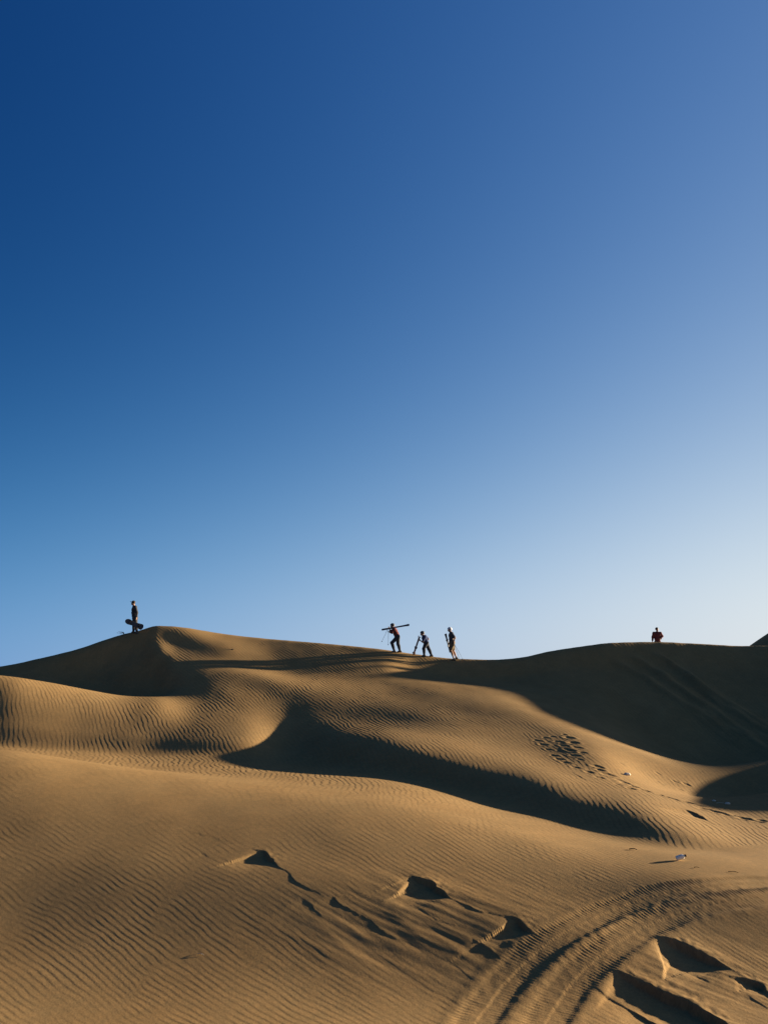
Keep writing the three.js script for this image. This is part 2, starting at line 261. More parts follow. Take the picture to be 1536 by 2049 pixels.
{
  const R = rng(77), put = (px, py, k, turn = -0.9) => { const [x, D] = ground(px, py); prints.push([x, D, turn + (R() - 0.5) * 0.6, (0.15 + 0.06 * R()) * k, (0.10 + 0.04 * R()) * k, (0.012 + 0.009 * R()) * k]); };
  for (const [px, py, k] of [[1128, 1470, 0.8], [1138, 1476, 1.2], [1147, 1486, 1.3], [1155, 1496, 1.1], [1142, 1502, 1.2], [1150, 1512, 1.2], [1160, 1520, 0.9], [1166, 1506, 0.9],
    [1105, 1474, 0.9], [1116, 1484, 1.0], [1128, 1492, 1.1], [1136, 1500, 1.1], [1075, 1482, 1], [1086, 1490, 1], [1098, 1500, 0.9], [1108, 1512, 1], [1118, 1519, 0.9], [1132, 1526, 1],
    [1152, 1536, 0.9], [1178, 1545, 1.1], [1195, 1534, 1.3], [1200, 1541, 1.0], [1216, 1550, 1.3], [1198, 1556, 0.9], [1240, 1562, 1.1], [1250, 1567, 1.2], [1236, 1570, 0.8], [1268, 1574, 1], [1262, 1578, 0.9],
    [1290, 1582, 1.0], [1318, 1590, 0.8], [1334, 1595, 0.9], [1352, 1601, 1.1], [1376, 1606, 1], [1398, 1612, 0.9], [1413, 1620, 1.2], [1436, 1626, 1.1], [1455, 1632, 1], [1468, 1633, 0.7], [1488, 1638, 1], [1514, 1644, 0.9], [1522, 1642, 0.8]]) put(px, py, k);
  for (let i = 0; i < 9; i++) { const t = R(); put(1050 + 420 * t + 30 * (R() - 0.5), 1462 + 165 * t + 16 * (R() - 0.5) - 14 * Math.sin(t * 3.1), 0.5 + 0.35 * R()); }
}
function printHeight(x, D) {
  let h = 0;
  for (const [cx, cd, a, l, w, deep] of prints) {
    const ux = x - cx, ud = D - cd; if (ux * ux + ud * ud > 0.5) continue;
    const p = (ux * Math.cos(a) + ud * Math.sin(a)) / l, q = (-ux * Math.sin(a) + ud * Math.cos(a)) / w, r = Math.sqrt(p * p + q * q);
    h += -deep * smooth(1.15, 0.45, r) + 0.3 * deep * Math.exp(-(((r - 1.45) / 0.35) ** 2));
  }
  return h;
}
const slides = [                                                // tongues of sand that ran down the shaded face
  [[1245, 1310, 0.01], [1290, 1330, 0.12], [1360, 1378, 0.12], [1430, 1430, 0.12], [1500, 1480, 0.10], [1560, 1510, 0.05]],
  [[1300, 1310, 0.01], [1330, 1322, 0.10], [1400, 1372, 0.12], [1470, 1420, 0.12], [1560, 1470, 0.08]],
  [[1325, 1314, 0.01], [1370, 1350, 0.06], [1440, 1412, 0.08], [1530, 1470, 0.08], [1600, 1500, 0.03]],
  [[1215, 1316, 0.01], [1260, 1340, 0.08], [1340, 1390, 0.08], [1420, 1445, 0.08], [1480, 1490, 0.04]],
].map((p) => path(p, 1.6));
function slideHeight(x, D) { let h = 0; for (const p of slides) { const f = p.near(x, D); if (f) h += 1.7 * f.v * Math.exp(-((f.s / (0.24 + 0.03 * f.t)) ** 2)) * (1 + 0.8 * noise(f.t / 1.1, f.s * 2, 51)); } return h; }
const [scourX, scourD] = ground(850, 1840), [scour2X, scour2D] = ground(1380, 1960);
function height(x, D, out = {}) {
  let h = base(x, D); out.track = false; out.mask = 0;
  if (D < 5 || D > 50 || Math.abs(x) > 34) return h;
  const rut = D < 17 && x > 0 ? rutHeight(x, D, out) : 0;
  h += ripple(x, D) * smooth(50, 46, D) * (1 - 0.93 * out.mask);
  if (D < 28) h += scarpHeight(x, D) * (1 - 0.85 * out.mask) + rut;
  if (D > 18 && D < 42 && x > 3) h += printHeight(x, D);
  if (D > 30 && x > 10) h += slideHeight(x, D);
  const sc = Math.exp(-(((x - scourX) / 1.7) ** 2 + ((D - scourD) / 1.3) ** 2)) + Math.exp(-(((x - scour2X) / 1.3) ** 2 + ((D - scour2D) / 1.1) ** 2));
  if (sc > 0.02) { const u = x * 0.75 - D * 0.66, v = x * 0.66 + D * 0.75; h += sc * (1 - out.mask) * (0.014 * noise(u / 1.3, v / 0.28, 61) + 0.006 * noise(u / 0.6, v / 0.1, 62)); }   // wind scour
  const lip = D - CREST(x / D); if (Math.abs(lip) < 1.5) h += 0.015 * Math.exp(-lip * lip / 0.2) * noise(x * 1.6, 0, 63) ;   // uneven crest edge
  return h;
}

// ---------------------------------------------------------------- sand
const rowsD = [];
{
  for (let D = -60; D < 5; D += Math.max(0.25, -D * 0.12)) rowsD.push(D);
  for (let D = 5; D < 8.3; D += 0.12) rowsD.push(D);
  let D = 8.3; while (D < 50) { rowsD.push(D); D += clamp(0.0023 * D + 0.004, 0.02, 0.06); }
  for (; D < 900; D *= 1.05) rowsD.push(D);
}
const colsA = [];
{
  for (let a = 0; a < 0.56; a += 0.0009) colsA.push(a);
  for (let a = 0.565, s = 0.004; a < 4; a += s, s *= 1.14) colsA.push(a);
  colsA.push(...colsA.slice(1).map((v) => -v)); colsA.sort((p, q) => p - q);
}
function grainTexture(kind) {                                   // 1.9 m of sand: grains and faint mineral mottling; or its fine relief
  const N = 1024, data = new Uint8Array(N * N * 4), R = rng(kind === 'colour' ? 5 : 6), g = new Float32Array(N * N);
  for (let i = 0; i < N * N; i++) g[i] = R();
  const per = (x, y, f, k) => { const i = Math.floor(x * f), j = Math.floor(y * f), u = x * f - i, v = y * f - j, s = (t) => t * t * (3 - 2 * t), q = (a, b) => hash2((i + a) % f, (j + b) % f, k); return q(0, 0) * (1 - s(u)) * (1 - s(v)) + q(1, 0) * s(u) * (1 - s(v)) + q(0, 1) * (1 - s(u)) * s(v) + q(1, 1) * s(u) * s(v); };
  for (let j = 0; j < N; j++) for (let i = 0; i < N; i++) {
    const x = i / N, y = j / N, o = (j * N + i) * 4, grain = g[j * N + i] - 0.5, n = per(x, y, 128, 1) - 0.5, m = per(x, y, 32, 2) - 0.5, b = per(x, y, 9, 3) - 0.5;
    if (kind === 'colour') {
      const v = 226 * (1 + 0.10 * grain + 0.10 * n + 0.05 * m + 0.03 * b), warm = 5 * m + 4 * grain;
      data[o] = clamp(v + warm, 0, 255); data[o + 1] = clamp(v, 0, 255); data[o + 2] = clamp(v - warm, 0, 255);
    } else data[o] = data[o + 1] = data[o + 2] = clamp(128 + 60 * grain + 110 * n + 60 * m, 0, 255);
    data[o + 3] = 255;
  }
  const t = new THREE.DataTexture(data, N, N); t.wrapS = t.wrapT = THREE.RepeatWrapping; t.magFilter = THREE.LinearFilter; t.minFilter = THREE.LinearMipmapLinearFilter; t.generateMipmaps = true; t.needsUpdate = true;
  if (kind === 'colour') t.colorSpace = THREE.SRGBColorSpace;
  return t;
}
const sandMat = new THREE.MeshPhysicalMaterial({ specularIntensity: 0.05, color: new THREE.Color().setRGB(0.30, 0.186, 0.079), roughness: 1, map: grainTexture('colour'), bumpMap: grainTexture('relief'), bumpScale: 0.0016, vertexColors: true });
{
  const R = rowsD.length, C = colsA.length, pos = new Float32Array(R * C * 3), col = new Float32Array(R * C * 3), uv = new Float32Array(R * C * 2), zone = new Uint8Array(R * C), out = {};
  const wide = (D) => D > 4 ? D + 4 : 4 + 4 * Math.exp((D - 4) / 4);
  const gullyX = (D) => -4.1 + (D - 26.5) * -0.02, rightX = (D) => 14.6 - (D - 30.8) * 0.62;
  for (let r = 0, n = 0; r < R; r++) {
    const D = rowsD[r], w = wide(D);
    for (let c = 0; c < C; c++, n++) {
      const x = colsA[c] * w, o = n * 3, a = x / Math.max(D, 3);
      pos[o] = x; pos[o + 1] = height(x, D, out); pos[o + 2] = -D; uv[n * 2] = x / 1.9; uv[n * 2 + 1] = D / 1.9;
      const t = 1 + 0.10 * noise(x / 2.7, D / 2.7, 71) + 0.09 * noise(x / 0.7, D / 0.9, 72), k = 0.03 * noise(x / 1.6, D / 1.9, 73);
      col[o] = t * (1 + k); col[o + 1] = t; col[o + 2] = t * (1 - k);
      zone[n] = out.track ? 1 : D > 62 ? (x > 20 && x < 92 && D < 125 ? 5 : 6) : D < TOE(a) || D < 6 ? 0 : x < gullyX(D) ? 2 : x > rightX(D) && D > 26 ? 4 : 3;
    }
  }
  const idx = new Uint32Array((R - 1) * (C - 1) * 6);
  for (let r = 0, o = 0; r < R - 1; r++) for (let c = 0; c < C - 1; c++) { const p = r * C + c; idx[o++] = p; idx[o++] = p + 1; idx[o++] = p + C; idx[o++] = p + 1; idx[o++] = p + C + 1; idx[o++] = p + C; }
  const whole = new THREE.BufferGeometry(); whole.setAttribute('position', new THREE.BufferAttribute(pos, 3)); whole.setIndex(new THREE.BufferAttribute(idx, 1)); whole.computeVertexNormals();
  const nor = whole.attributes.normal.array;
  const NAMES = [['foreground_dune', 'wide sunlit rippled dune in the foreground'], ['tyre_tracks', 'curving pair of pressed tyre tracks with tread bars'], ['left_dune', 'peaked dune with a dark hollow on the left skyline'],
    ['middle_dune', 'long rippled dune that the skiers walk up'], ['right_dune', 'dune in deep shade on the right skyline'], ['far_dune', 'distant dark dune slope at the right edge'], ['desert_plain', 'sand plain beyond the dunes']];
  for (let z = 0; z < 7; z++) {
    const map = new Int32Array(R * C).fill(-1), back = [], tri = [];
    for (let q = 0; q < idx.length; q += 6) { if (zone[idx[q]] !== z) continue; for (let e = 0; e < 6; e++) { const v = idx[q + e]; if (map[v] < 0) { map[v] = back.length; back.push(v); } tri.push(map[v]); } }
    if (!tri.length) continue;
    const take = (src, k) => { const d = new Float32Array(back.length * k); for (let q = 0; q < back.length; q++) for (let e = 0; e < k; e++) d[q * k + e] = src[back[q] * k + e]; return new THREE.BufferAttribute(d, k); };
    const g = new THREE.BufferGeometry(); g.setAttribute('position', take(pos, 3)); g.setAttribute('normal', take(nor, 3)); g.setAttribute('color', take(col, 3)); g.setAttribute('uv', take(uv, 2)); g.setIndex(new THREE.BufferAttribute(new Uint32Array(tri), 1));
    const m = new THREE.Mesh(g, sandMat); m.name = NAMES[z][0]; m.castShadow = m.receiveShadow = true;
    m.userData = { kind: 'structure', label: NAMES[z][1], category: z === 1 ? 'tracks' : z === 6 ? 'ground' : 'dune' };
    scene.add(m);
  }
}
// ---------------------------------------------------------------- things on the sand
const numbers = {};
const numbered = (n) => { const k = numbers[n] = (numbers[n] ?? -1) + 1; return k ? n + '_' + String(k).padStart(3, '0') : n; };
const V = (x, y, z) => new THREE.Vector3(x, y, z);
const matte = (r, g, b, rough = 0.9) => new THREE.MeshPhysicalMaterial({ color: new THREE.Color().setRGB(r, g, b), roughness: rough, specularIntensity: rough > 0.65 ? 0.08 : 0.25 });
const M = {
  skin: matte(0.28, 0.17, 0.115, 0.7), black: matte(0.040, 0.040, 0.043), charcoal: matte(0.055, 0.055, 0.060), navy: matte(0.032, 0.040, 0.080), maroon: matte(0.11, 0.036, 0.032), brown: matte(0.12, 0.09, 0.055),
  shoe: matte(0.060, 0.055, 0.050, 0.6), helmet: matte(0.055, 0.055, 0.060, 0.5), paleHelmet: matte(0.45, 0.45, 0.46, 0.6), strap: matte(0.02, 0.02, 0.02), hair: matte(0.030, 0.022, 0.016, 0.6),
  ski: matte(0.055, 0.060, 0.075, 0.5), skiRed: matte(0.13, 0.040, 0.036, 0.5), board: matte(0.055, 0.058, 0.068, 0.5), pole: matte(0.03, 0.03, 0.032, 0.6),
  binding: matte(0.050, 0.050, 0.054, 0.55), grass: matte(0.05, 0.055, 0.025), dryWood: matte(0.05, 0.032, 0.018), paleWood: matte(0.42, 0.36, 0.27), paleStone: matte(0.60, 0.52, 0.40), plastic: matte(0.82, 0.76, 0.62, 0.4), cap: matte(0.03, 0.035, 0.04, 0.5), soil: matte(0.09, 0.07, 0.05),
};
function add(name, geometry, material, parent) { const m = new THREE.Mesh(geometry, material); m.name = name; m.castShadow = m.receiveShadow = true; parent.add(m); return m; }
function thing(name, label, category, p, group) { const o = new THREE.Group(); o.name = numbered(name); o.position.copy(p); o.userData = { label, category }; if (group) o.userData.group = group; scene.add(o); return o; }

// distance fields: tapered limbs joined smoothly, meshed as surface nets
const limb = (a, b, ra, rb = ra) => { const ab = b.clone().sub(a), l2 = Math.max(ab.lengthSq(), 1e-9); return (x, y, z) => { const ux = x - a.x, uy = y - a.y, uz = z - a.z, t = clamp((ux * ab.x + uy * ab.y + uz * ab.z) / l2, 0, 1), ex = ux - t * ab.x, ey = uy - t * ab.y, ez = uz - t * ab.z; return Math.sqrt(ex * ex + ey * ey + ez * ez) - ra - (rb - ra) * t; }; };
const egg = (c, rx, ry, rz) => (x, y, z) => { const px = (x - c.x) / rx, py = (y - c.y) / ry, pz = (z - c.z) / rz, k = Math.sqrt(px * px + py * py + pz * pz); return (k - 1) * Math.min(rx, ry, rz); };
const blend = (list, k) => (x, y, z) => { let d = list[0](x, y, z); for (let i = 1; i < list.length; i++) { const e = list[i](x, y, z), h = Math.max(k - Math.abs(d - e), 0) / k; d = Math.min(d, e) - h * h * k * 0.25; } return d; };
const grow = (f, r) => (x, y, z) => f(x, y, z) - r;
const cut = (f, p, n) => (x, y, z) => Math.max(f(x, y, z), (x - p.x) * n.x + (y - p.y) * n.y + (z - p.z) * n.z);
function netMesh(f, lo, hi, cell) {
  const nx = Math.ceil((hi.x - lo.x) / cell) + 1, ny = Math.ceil((hi.y - lo.y) / cell) + 1, nz = Math.ceil((hi.z - lo.z) / cell) + 1, g = new Float32Array(nx * ny * nz), id = new Int32Array(nx * ny * nz).fill(-1);
  const at3 = (i, j, k) => (k * ny + j) * nx + i;
  for (let k = 0; k < nz; k++) for (let j = 0; j < ny; j++) for (let i = 0; i < nx; i++) g[at3(i, j, k)] = f(lo.x + i * cell, lo.y + j * cell, lo.z + k * cell);
  const pos = [], idx = [], nor = [];
  for (let k = 0; k < nz - 1; k++) for (let j = 0; j < ny - 1; j++) for (let i = 0; i < nx - 1; i++) {
    let n = 0, sx = 0, sy = 0, sz = 0, inside = 0; const c = [];
    for (let e = 0; e < 8; e++) { c[e] = g[at3(i + (e & 1), j + (e >> 1 & 1), k + (e >> 2))]; if (c[e] < 0) inside++; }
    if (!inside || inside === 8) continue;
    for (let e = 0; e < 8; e++) for (const b of [1, 2, 4]) { if (e & b) continue; const q = e | b; if ((c[e] < 0) === (c[q] < 0)) continue; const t = c[e] / (c[e] - c[q]); sx += (e & 1) + (b === 1 ? t : 0); sy += (e >> 1 & 1) + (b === 2 ? t : 0); sz += (e >> 2) + (b === 4 ? t : 0); n++; }
    id[at3(i, j, k)] = pos.length / 3;
    const x = lo.x + (i + sx / n) * cell, y = lo.y + (j + sy / n) * cell, z = lo.z + (k + sz / n) * cell, h = cell * 0.5;
    pos.push(x, y, z);
    const gx = f(x + h, y, z) - f(x - h, y, z), gy = f(x, y + h, z) - f(x, y - h, z), gz = f(x, y, z + h) - f(x, y, z - h), l = Math.hypot(gx, gy, gz) || 1; nor.push(gx / l, gy / l, gz / l);
  }
  const quad = (a, b, c, d, flip) => { if (a < 0 || b < 0 || c < 0 || d < 0) return; flip ? idx.push(a, c, b, a, d, c) : idx.push(a, b, c, a, c, d); };
  for (let k = 1; k < nz - 1; k++) for (let j = 1; j < ny - 1; j++) for (let i = 1; i < nx - 1; i++) {
    const o = g[at3(i, j, k)] < 0;
    if (o !== g[at3(i + 1, j, k)] < 0) quad(id[at3(i, j - 1, k - 1)], id[at3(i, j, k - 1)], id[at3(i, j, k)], id[at3(i, j - 1, k)], !o);
    if (o !== g[at3(i, j + 1, k)] < 0) quad(id[at3(i - 1, j, k - 1)], id[at3(i - 1, j, k)], id[at3(i, j, k)], id[at3(i, j, k - 1)], !o);
    if (o !== g[at3(i, j, k + 1)] < 0) quad(id[at3(i - 1, j - 1, k)], id[at3(i, j - 1, k)], id[at3(i, j, k)], id[at3(i - 1, j, k)], !o);
  }
  const out = new THREE.BufferGeometry(); out.setAttribute('position', new THREE.Float32BufferAttribute(pos, 3)); out.setAttribute('normal', new THREE.Float32BufferAttribute(nor, 3)); out.setIndex(idx); return out;
}
function around(points, pad) { const lo = V(1e9, 1e9, 1e9), hi = V(-1e9, -1e9, -1e9); for (const p of points) { lo.min(p); hi.max(p); } return [lo.subScalar(pad), hi.addScalar(pad)]; }

// A figure from its joints (metres, in the figure's own frame; face = unit vector the head looks along).
function figure(o, j, face, dress) {
  const side = V(0, 1, 0).cross(face).normalize(), up = V(0, 1, 0), mid = (a, b, t) => a.clone().lerp(b, t), P = [];
  const across = (p, k) => p.clone().addScaledVector(j.wide, k);
  const chest = mid(j.pelvis, j.neck, 0.70), belly = mid(j.pelvis, j.neck, 0.34);
  const torso = [limb(across(chest, -0.085), across(chest, 0.085), 0.112), limb(across(belly, -0.06), across(belly, 0.06), 0.108), limb(across(j.pelvis, -0.07), across(j.pelvis, 0.07), 0.112), limb(belly, chest, 0.115, 0.12), limb(j.pelvis, belly, 0.115, 0.112), limb(chest, j.neck, 0.10, 0.058), limb(j.neck, j.head.clone().addScaledVector(up, -0.04), 0.056, 0.054),
    limb(j.shoulderA, j.shoulderB, 0.062)];
  const armsUp = [limb(j.shoulderA, j.elbowA, 0.060, 0.048), limb(j.shoulderB, j.elbowB, 0.060, 0.048)], armsLow = [limb(j.elbowA, j.wristA, 0.042, 0.028), limb(j.elbowB, j.wristB, 0.042, 0.028)];
  const thighs = [limb(j.hipA, j.kneeA, 0.096, 0.064), limb(j.hipB, j.kneeB, 0.096, 0.064)];
  const calfBulge = (k, a) => limb(mid(k, a, 0.25).addScaledVector(face, -0.02), mid(k, a, 0.5).addScaledVector(face, -0.012), 0.056, 0.046);
  const calves = [limb(j.kneeA, j.ankleA, 0.055, 0.038), limb(j.kneeB, j.ankleB, 0.055, 0.038), calfBulge(j.kneeA, j.ankleA), calfBulge(j.kneeB, j.ankleB)];
  const feet = [limb(j.ankleA, j.toeA, 0.042, 0.032), limb(j.ankleB, j.toeB, 0.042, 0.032)];
  const all = Object.values(j).filter((p) => p !== j.wide);
  const [lo, hi] = around(all, 0.2);
  const pieces = [netMesh(blend([...torso, ...armsUp, ...armsLow, ...thighs, ...calves, ...feet], 0.05), lo, hi, 0.016)];
  // head: skull, jaw, brow, nose, lips, ears, neck root
  const h = j.head, hp = (f, u, s) => h.clone().addScaledVector(face, f).addScaledVector(up, u).addScaledVector(side, s);
  const skull = [egg(hp(-0.012, 0.03, 0), 0.088, 0.092, 0.088), egg(hp(0.028, -0.03, 0), 0.062, 0.085, 0.062), limb(hp(0.05, -0.088, -0.014), hp(0.05, -0.088, 0.014), 0.026), limb(hp(0.078, 0.022, -0.03), hp(0.078, 0.022, 0.03), 0.013), limb(hp(0.084, 0.012, 0), hp(0.106, -0.026, 0), 0.008, 0.014),
    limb(hp(0.084, -0.058, -0.018), hp(0.084, -0.058, 0.018), 0.010), limb(hp(-0.004, 0.015, 0.076), hp(-0.010, -0.028, 0.072), 0.014, 0.010), limb(hp(-0.004, 0.015, -0.076), hp(-0.010, -0.028, -0.072), 0.014, 0.010), limb(j.neck, hp(-0.015, -0.04, 0), 0.057, 0.055)];
  pieces.push(netMesh(blend(skull, 0.02), h.clone().subScalar(0.17), h.clone().addScalar(0.17), 0.008));
  // hands: palm, four fingers of unequal length curled about the grip, thumb from the side of the palm
  for (const [w, e, grip, curl] of [[j.wristA, j.elbowA, j.gripA, dress.curlA ?? 1], [j.wristB, j.elbowB, j.gripB, dress.curlB ?? 1]]) {
    const dir = w.clone().sub(e).normalize(), toGrip = grip ? grip.clone().sub(w).normalize() : V(-dir.y, dir.x, 0);
    const inn = toGrip.clone().addScaledVector(dir, -toGrip.dot(dir)); if (inn.lengthSq() < 1e-4) inn.copy(side); inn.normalize();
    const lat = dir.clone().cross(inn).normalize(), q = (d, l, i) => w.clone().addScaledVector(dir, d).addScaledVector(lat, l).addScaledVector(inn, i), hand = [limb(w, q(0.03, 0, 0), 0.027, 0.026), limb(q(0.035, -0.022, 0), q(0.085, -0.028, 0.004), 0.018, 0.015), limb(q(0.035, 0, 0), q(0.09, 0, 0.004), 0.019, 0.016), limb(q(0.035, 0.022, 0), q(0.083, 0.028, 0.004), 0.018, 0.015)];
    [[-0.030, 0.030], [-0.010, 0.036], [0.010, 0.034], [0.029, 0.026]].forEach(([l, len]) => { const a = q(0.088, l, 0.004), b = q(0.088 + len * (1 - 0.55 * curl), l * 1.05, 0.006 + len * 0.75 * curl), c = q(0.088 + len * (1.75 - 1.9 * curl), l, 0.008 + len * (0.4 + 1.15 * curl)); hand.push(limb(a, b, 0.0095, 0.009), limb(b, c, 0.009, 0.0078)); });
    hand.push(limb(q(0.025, -0.030, 0.006), q(0.055, -0.050, 0.024), 0.013, 0.011), limb(q(0.055, -0.050, 0.024), q(0.078, -0.040, 0.046), 0.010, 0.009));
    pieces.push(netMesh(blend(hand, 0.010), w.clone().subScalar(0.15), w.clone().addScalar(0.15), 0.007));
  }
  add('body', mergeGeometries(pieces), M.skin, o);
  // clothes follow the body
  const hem = mid(j.pelvis, j.neck, -0.02), axis = j.neck.clone().sub(j.pelvis).normalize(), sleeve = dress.long ? [...armsUp, ...armsLow] : armsUp;
  let shirt = grow(blend([...torso.slice(0, 6), torso[7], ...sleeve], 0.05), 0.026);
  shirt = cut(cut(shirt, hem, axis.clone().negate()), j.neck.clone().addScaledVector(axis, 0.02), axis);
  if (!dress.long) for (const [e, s] of [[j.elbowA, j.shoulderA], [j.elbowB, j.shoulderB]]) { const d = e.clone().sub(s).normalize(); const p = mid(s, e, 0.9); const f = shirt; shirt = (x, y, z) => { const near = Math.hypot(x - e.x, y - e.y, z - e.z) < 0.14 ? (x - p.x) * d.x + (y - p.y) * d.y + (z - p.z) * d.z : -1; return Math.max(f(x, y, z), near); }; }
  else for (const [w, e] of [[j.wristA, j.elbowA], [j.wristB, j.elbowB]]) { const d = w.clone().sub(e).normalize(), f = shirt; shirt = (x, y, z) => Math.max(f(x, y, z), Math.hypot(x - w.x, y - w.y, z - w.z) < 0.09 ? (x - w.x) * d.x + (y - w.y) * d.y + (z - w.z) * d.z : -1); }
  add(dress.long ? 'jacket' : 'shirt', netMesh(shirt, ...around([j.neck, j.pelvis, j.shoulderA, j.shoulderB, j.elbowA, j.elbowB, j.wristA, j.wristB], 0.2), 0.016), dress.shirt, o);
  const loose = dress.shorts ? 0.042 : 0.026, waist = mid(j.pelvis, j.neck, 0.16);
  let tr = grow(blend([torso[2], limb(j.pelvis, waist, 0.115, 0.112), ...thighs, ...(dress.shorts ? [] : calves)], 0.05), loose); tr = cut(tr, waist, axis);
  for (const [k, a] of [[j.kneeA, j.ankleA], [j.kneeB, j.ankleB]]) { const d = a.clone().sub(k).normalize(), p = dress.shorts ? k.clone().addScaledVector(d, 0.02) : a, f = tr; tr = (x, y, z) => Math.max(f(x, y, z), Math.hypot(x - p.x, y - p.y, z - p.z) < 0.16 ? (x - p.x) * d.x + (y - p.y) * d.y + (z - p.z) * d.z : -1); }
  add(dress.shorts ? 'shorts' : 'trousers', netMesh(tr, ...around([waist, j.hipA, j.hipB, j.kneeA, j.kneeB, j.ankleA, j.ankleB], 0.2), 0.016), dress.legs, o);
  for (const [a, t] of [[j.ankleA, j.toeA], [j.ankleB, j.toeB]]) {
    const heel = a.clone().addScaledVector(face, -0.055).setY(t.y + 0.004), f = blend([limb(a.clone().addScaledVector(up, 0.03), a, 0.052, 0.054), limb(heel, t, 0.046, 0.040), limb(a, t, 0.05, 0.038)], 0.03);
    add('shoe', netMesh(cut(f, V(0, t.y - 0.036, 0), V(0, -1, 0)), ...around([a, t, heel], 0.1), 0.012), M.shoe, o);
  }
  if (dress.helmet) {
    const shell = cut(blend([egg(hp(-0.008, 0.045, 0), 0.122, 0.108, 0.112), egg(hp(-0.05, 0.01, 0), 0.09, 0.10, 0.10)], 0.03), hp(0.02, 0.012, 0), V(0, -1, 0).addScaledVector(face, 0.25).normalize());
    const m = add('helmet', netMesh(shell, h.clone().subScalar(0.2), h.clone().addScalar(0.2), 0.01), dress.helmet, o);
    add('visor', netMesh(cut(limb(hp(0.08, 0.04, -0.05), hp(0.08, 0.04, 0.05), 0.045), hp(0, 0.03, 0), V(0, -1, 0)), h.clone().subScalar(0.2), h.clone().addScalar(0.2), 0.01), dress.helmet, m);
    add('chin_strap', netMesh(blend([limb(hp(0.02, 0.02, 0.088), hp(0.045, -0.098, 0.02), 0.008), limb(hp(0.02, 0.02, -0.088), hp(0.045, -0.098, -0.02), 0.008), limb(hp(0.045, -0.104, -0.02), hp(0.045, -0.104, 0.02), 0.008)], 0.01), h.clone().subScalar(0.17), h.clone().addScalar(0.17), 0.008), M.strap, m);
  } else {
    add('hair', netMesh(cut(cut(egg(hp(-0.02, 0.032, 0), 0.098, 0.10, 0.098), hp(0, -0.035, 0), V(0, -1, 0)), hp(0.055, 0, 0), face.clone().addScaledVector(up, -0.5).normalize()), h.clone().subScalar(0.16), h.clone().addScalar(0.16), 0.009), M.hair, o);
    if (dress.cap) {
      const c = add('baseball_cap', netMesh(cut(egg(hp(-0.008, 0.035, 0), 0.106, 0.104, 0.102), hp(0, 0.04, 0), V(0, -1, 0)), h.clone().subScalar(0.16), h.clone().addScalar(0.16), 0.009), dress.cap, o);
      add('brim', netMesh((x, y, z) => { const f = (x - h.x) * face.x + (z - h.z) * face.z, s = (x - h.x) * side.x + (z - h.z) * side.z, u = y - h.y - 0.062 - 0.28 * (f - 0.09) + 4 * s * s; return Math.max(Math.hypot((f - 0.08) / 1.25, s) - 0.076, Math.abs(u) - 0.009, -f + 0.05); }, h.clone().subScalar(0.22), h.clone().addScalar(0.22), 0.007), dress.cap, c);
    }
  }
}
// a sighted joint: picture position of the figure and a step towards the viewer, in metres
function sighter(D, k, ox, oy) { return (zx, zy, near = 0) => { const [x, y, d] = at(ox + zx / k, oy + zy / k, D - near); return V(x, y, -d); }; }
function person(label, D, S, spec, dress, face, wide) {
  const J = {}; for (const [n, p] of Object.entries(spec)) J[n] = S(...p);
  for (const f of ['A', 'B']) for (const [n, r] of [['ankle', 0.078], ['toe', 0.036]]) { const p = J[n + f]; p.y = height(p.x, -p.z) + r; }
  const base0 = J.ankleA.clone().lerp(J.ankleB, 0.5); base0.y = Math.min(height(J.ankleA.x, -J.ankleA.z), height(J.ankleB.x, -J.ankleB.z));
  const o = thing('person', label, 'person', base0, 'people on the dune crest');
  for (const n in J) J[n].sub(base0);
  J.wide = wide; figure(o, J, face, dress);
  return { o, base0, J, at: (n) => J[n].clone().add(base0) };
}
function tube(points, r0, r1, sides = 8, n = 0) {
  const c = new THREE.CatmullRomCurve3(points), N = n || Math.max(2, points.length * 4), g = new THREE.TubeGeometry(c, N, 1, sides), p = g.attributes.position, nn = g.attributes.normal;
  for (let i = 0; i <= N; i++) { const t = i / N, q = c.getPointAt(t), r = r0 + (r1 - r0) * t; for (let k = 0; k <= sides; k++) { const e = i * (sides + 1) + k; p.setXYZ(e, q.x + nn.getX(e) * r, q.y + nn.getY(e) * r, q.z + nn.getZ(e) * r); } }
  const ends = [0, 1].map((t) => { const s = new THREE.SphereGeometry(t ? r1 : r0, sides, 6), q = c.getPointAt(t); s.translate(q.x, q.y, q.z); return s; });
  return mergeGeometries([g, ...ends]);
}
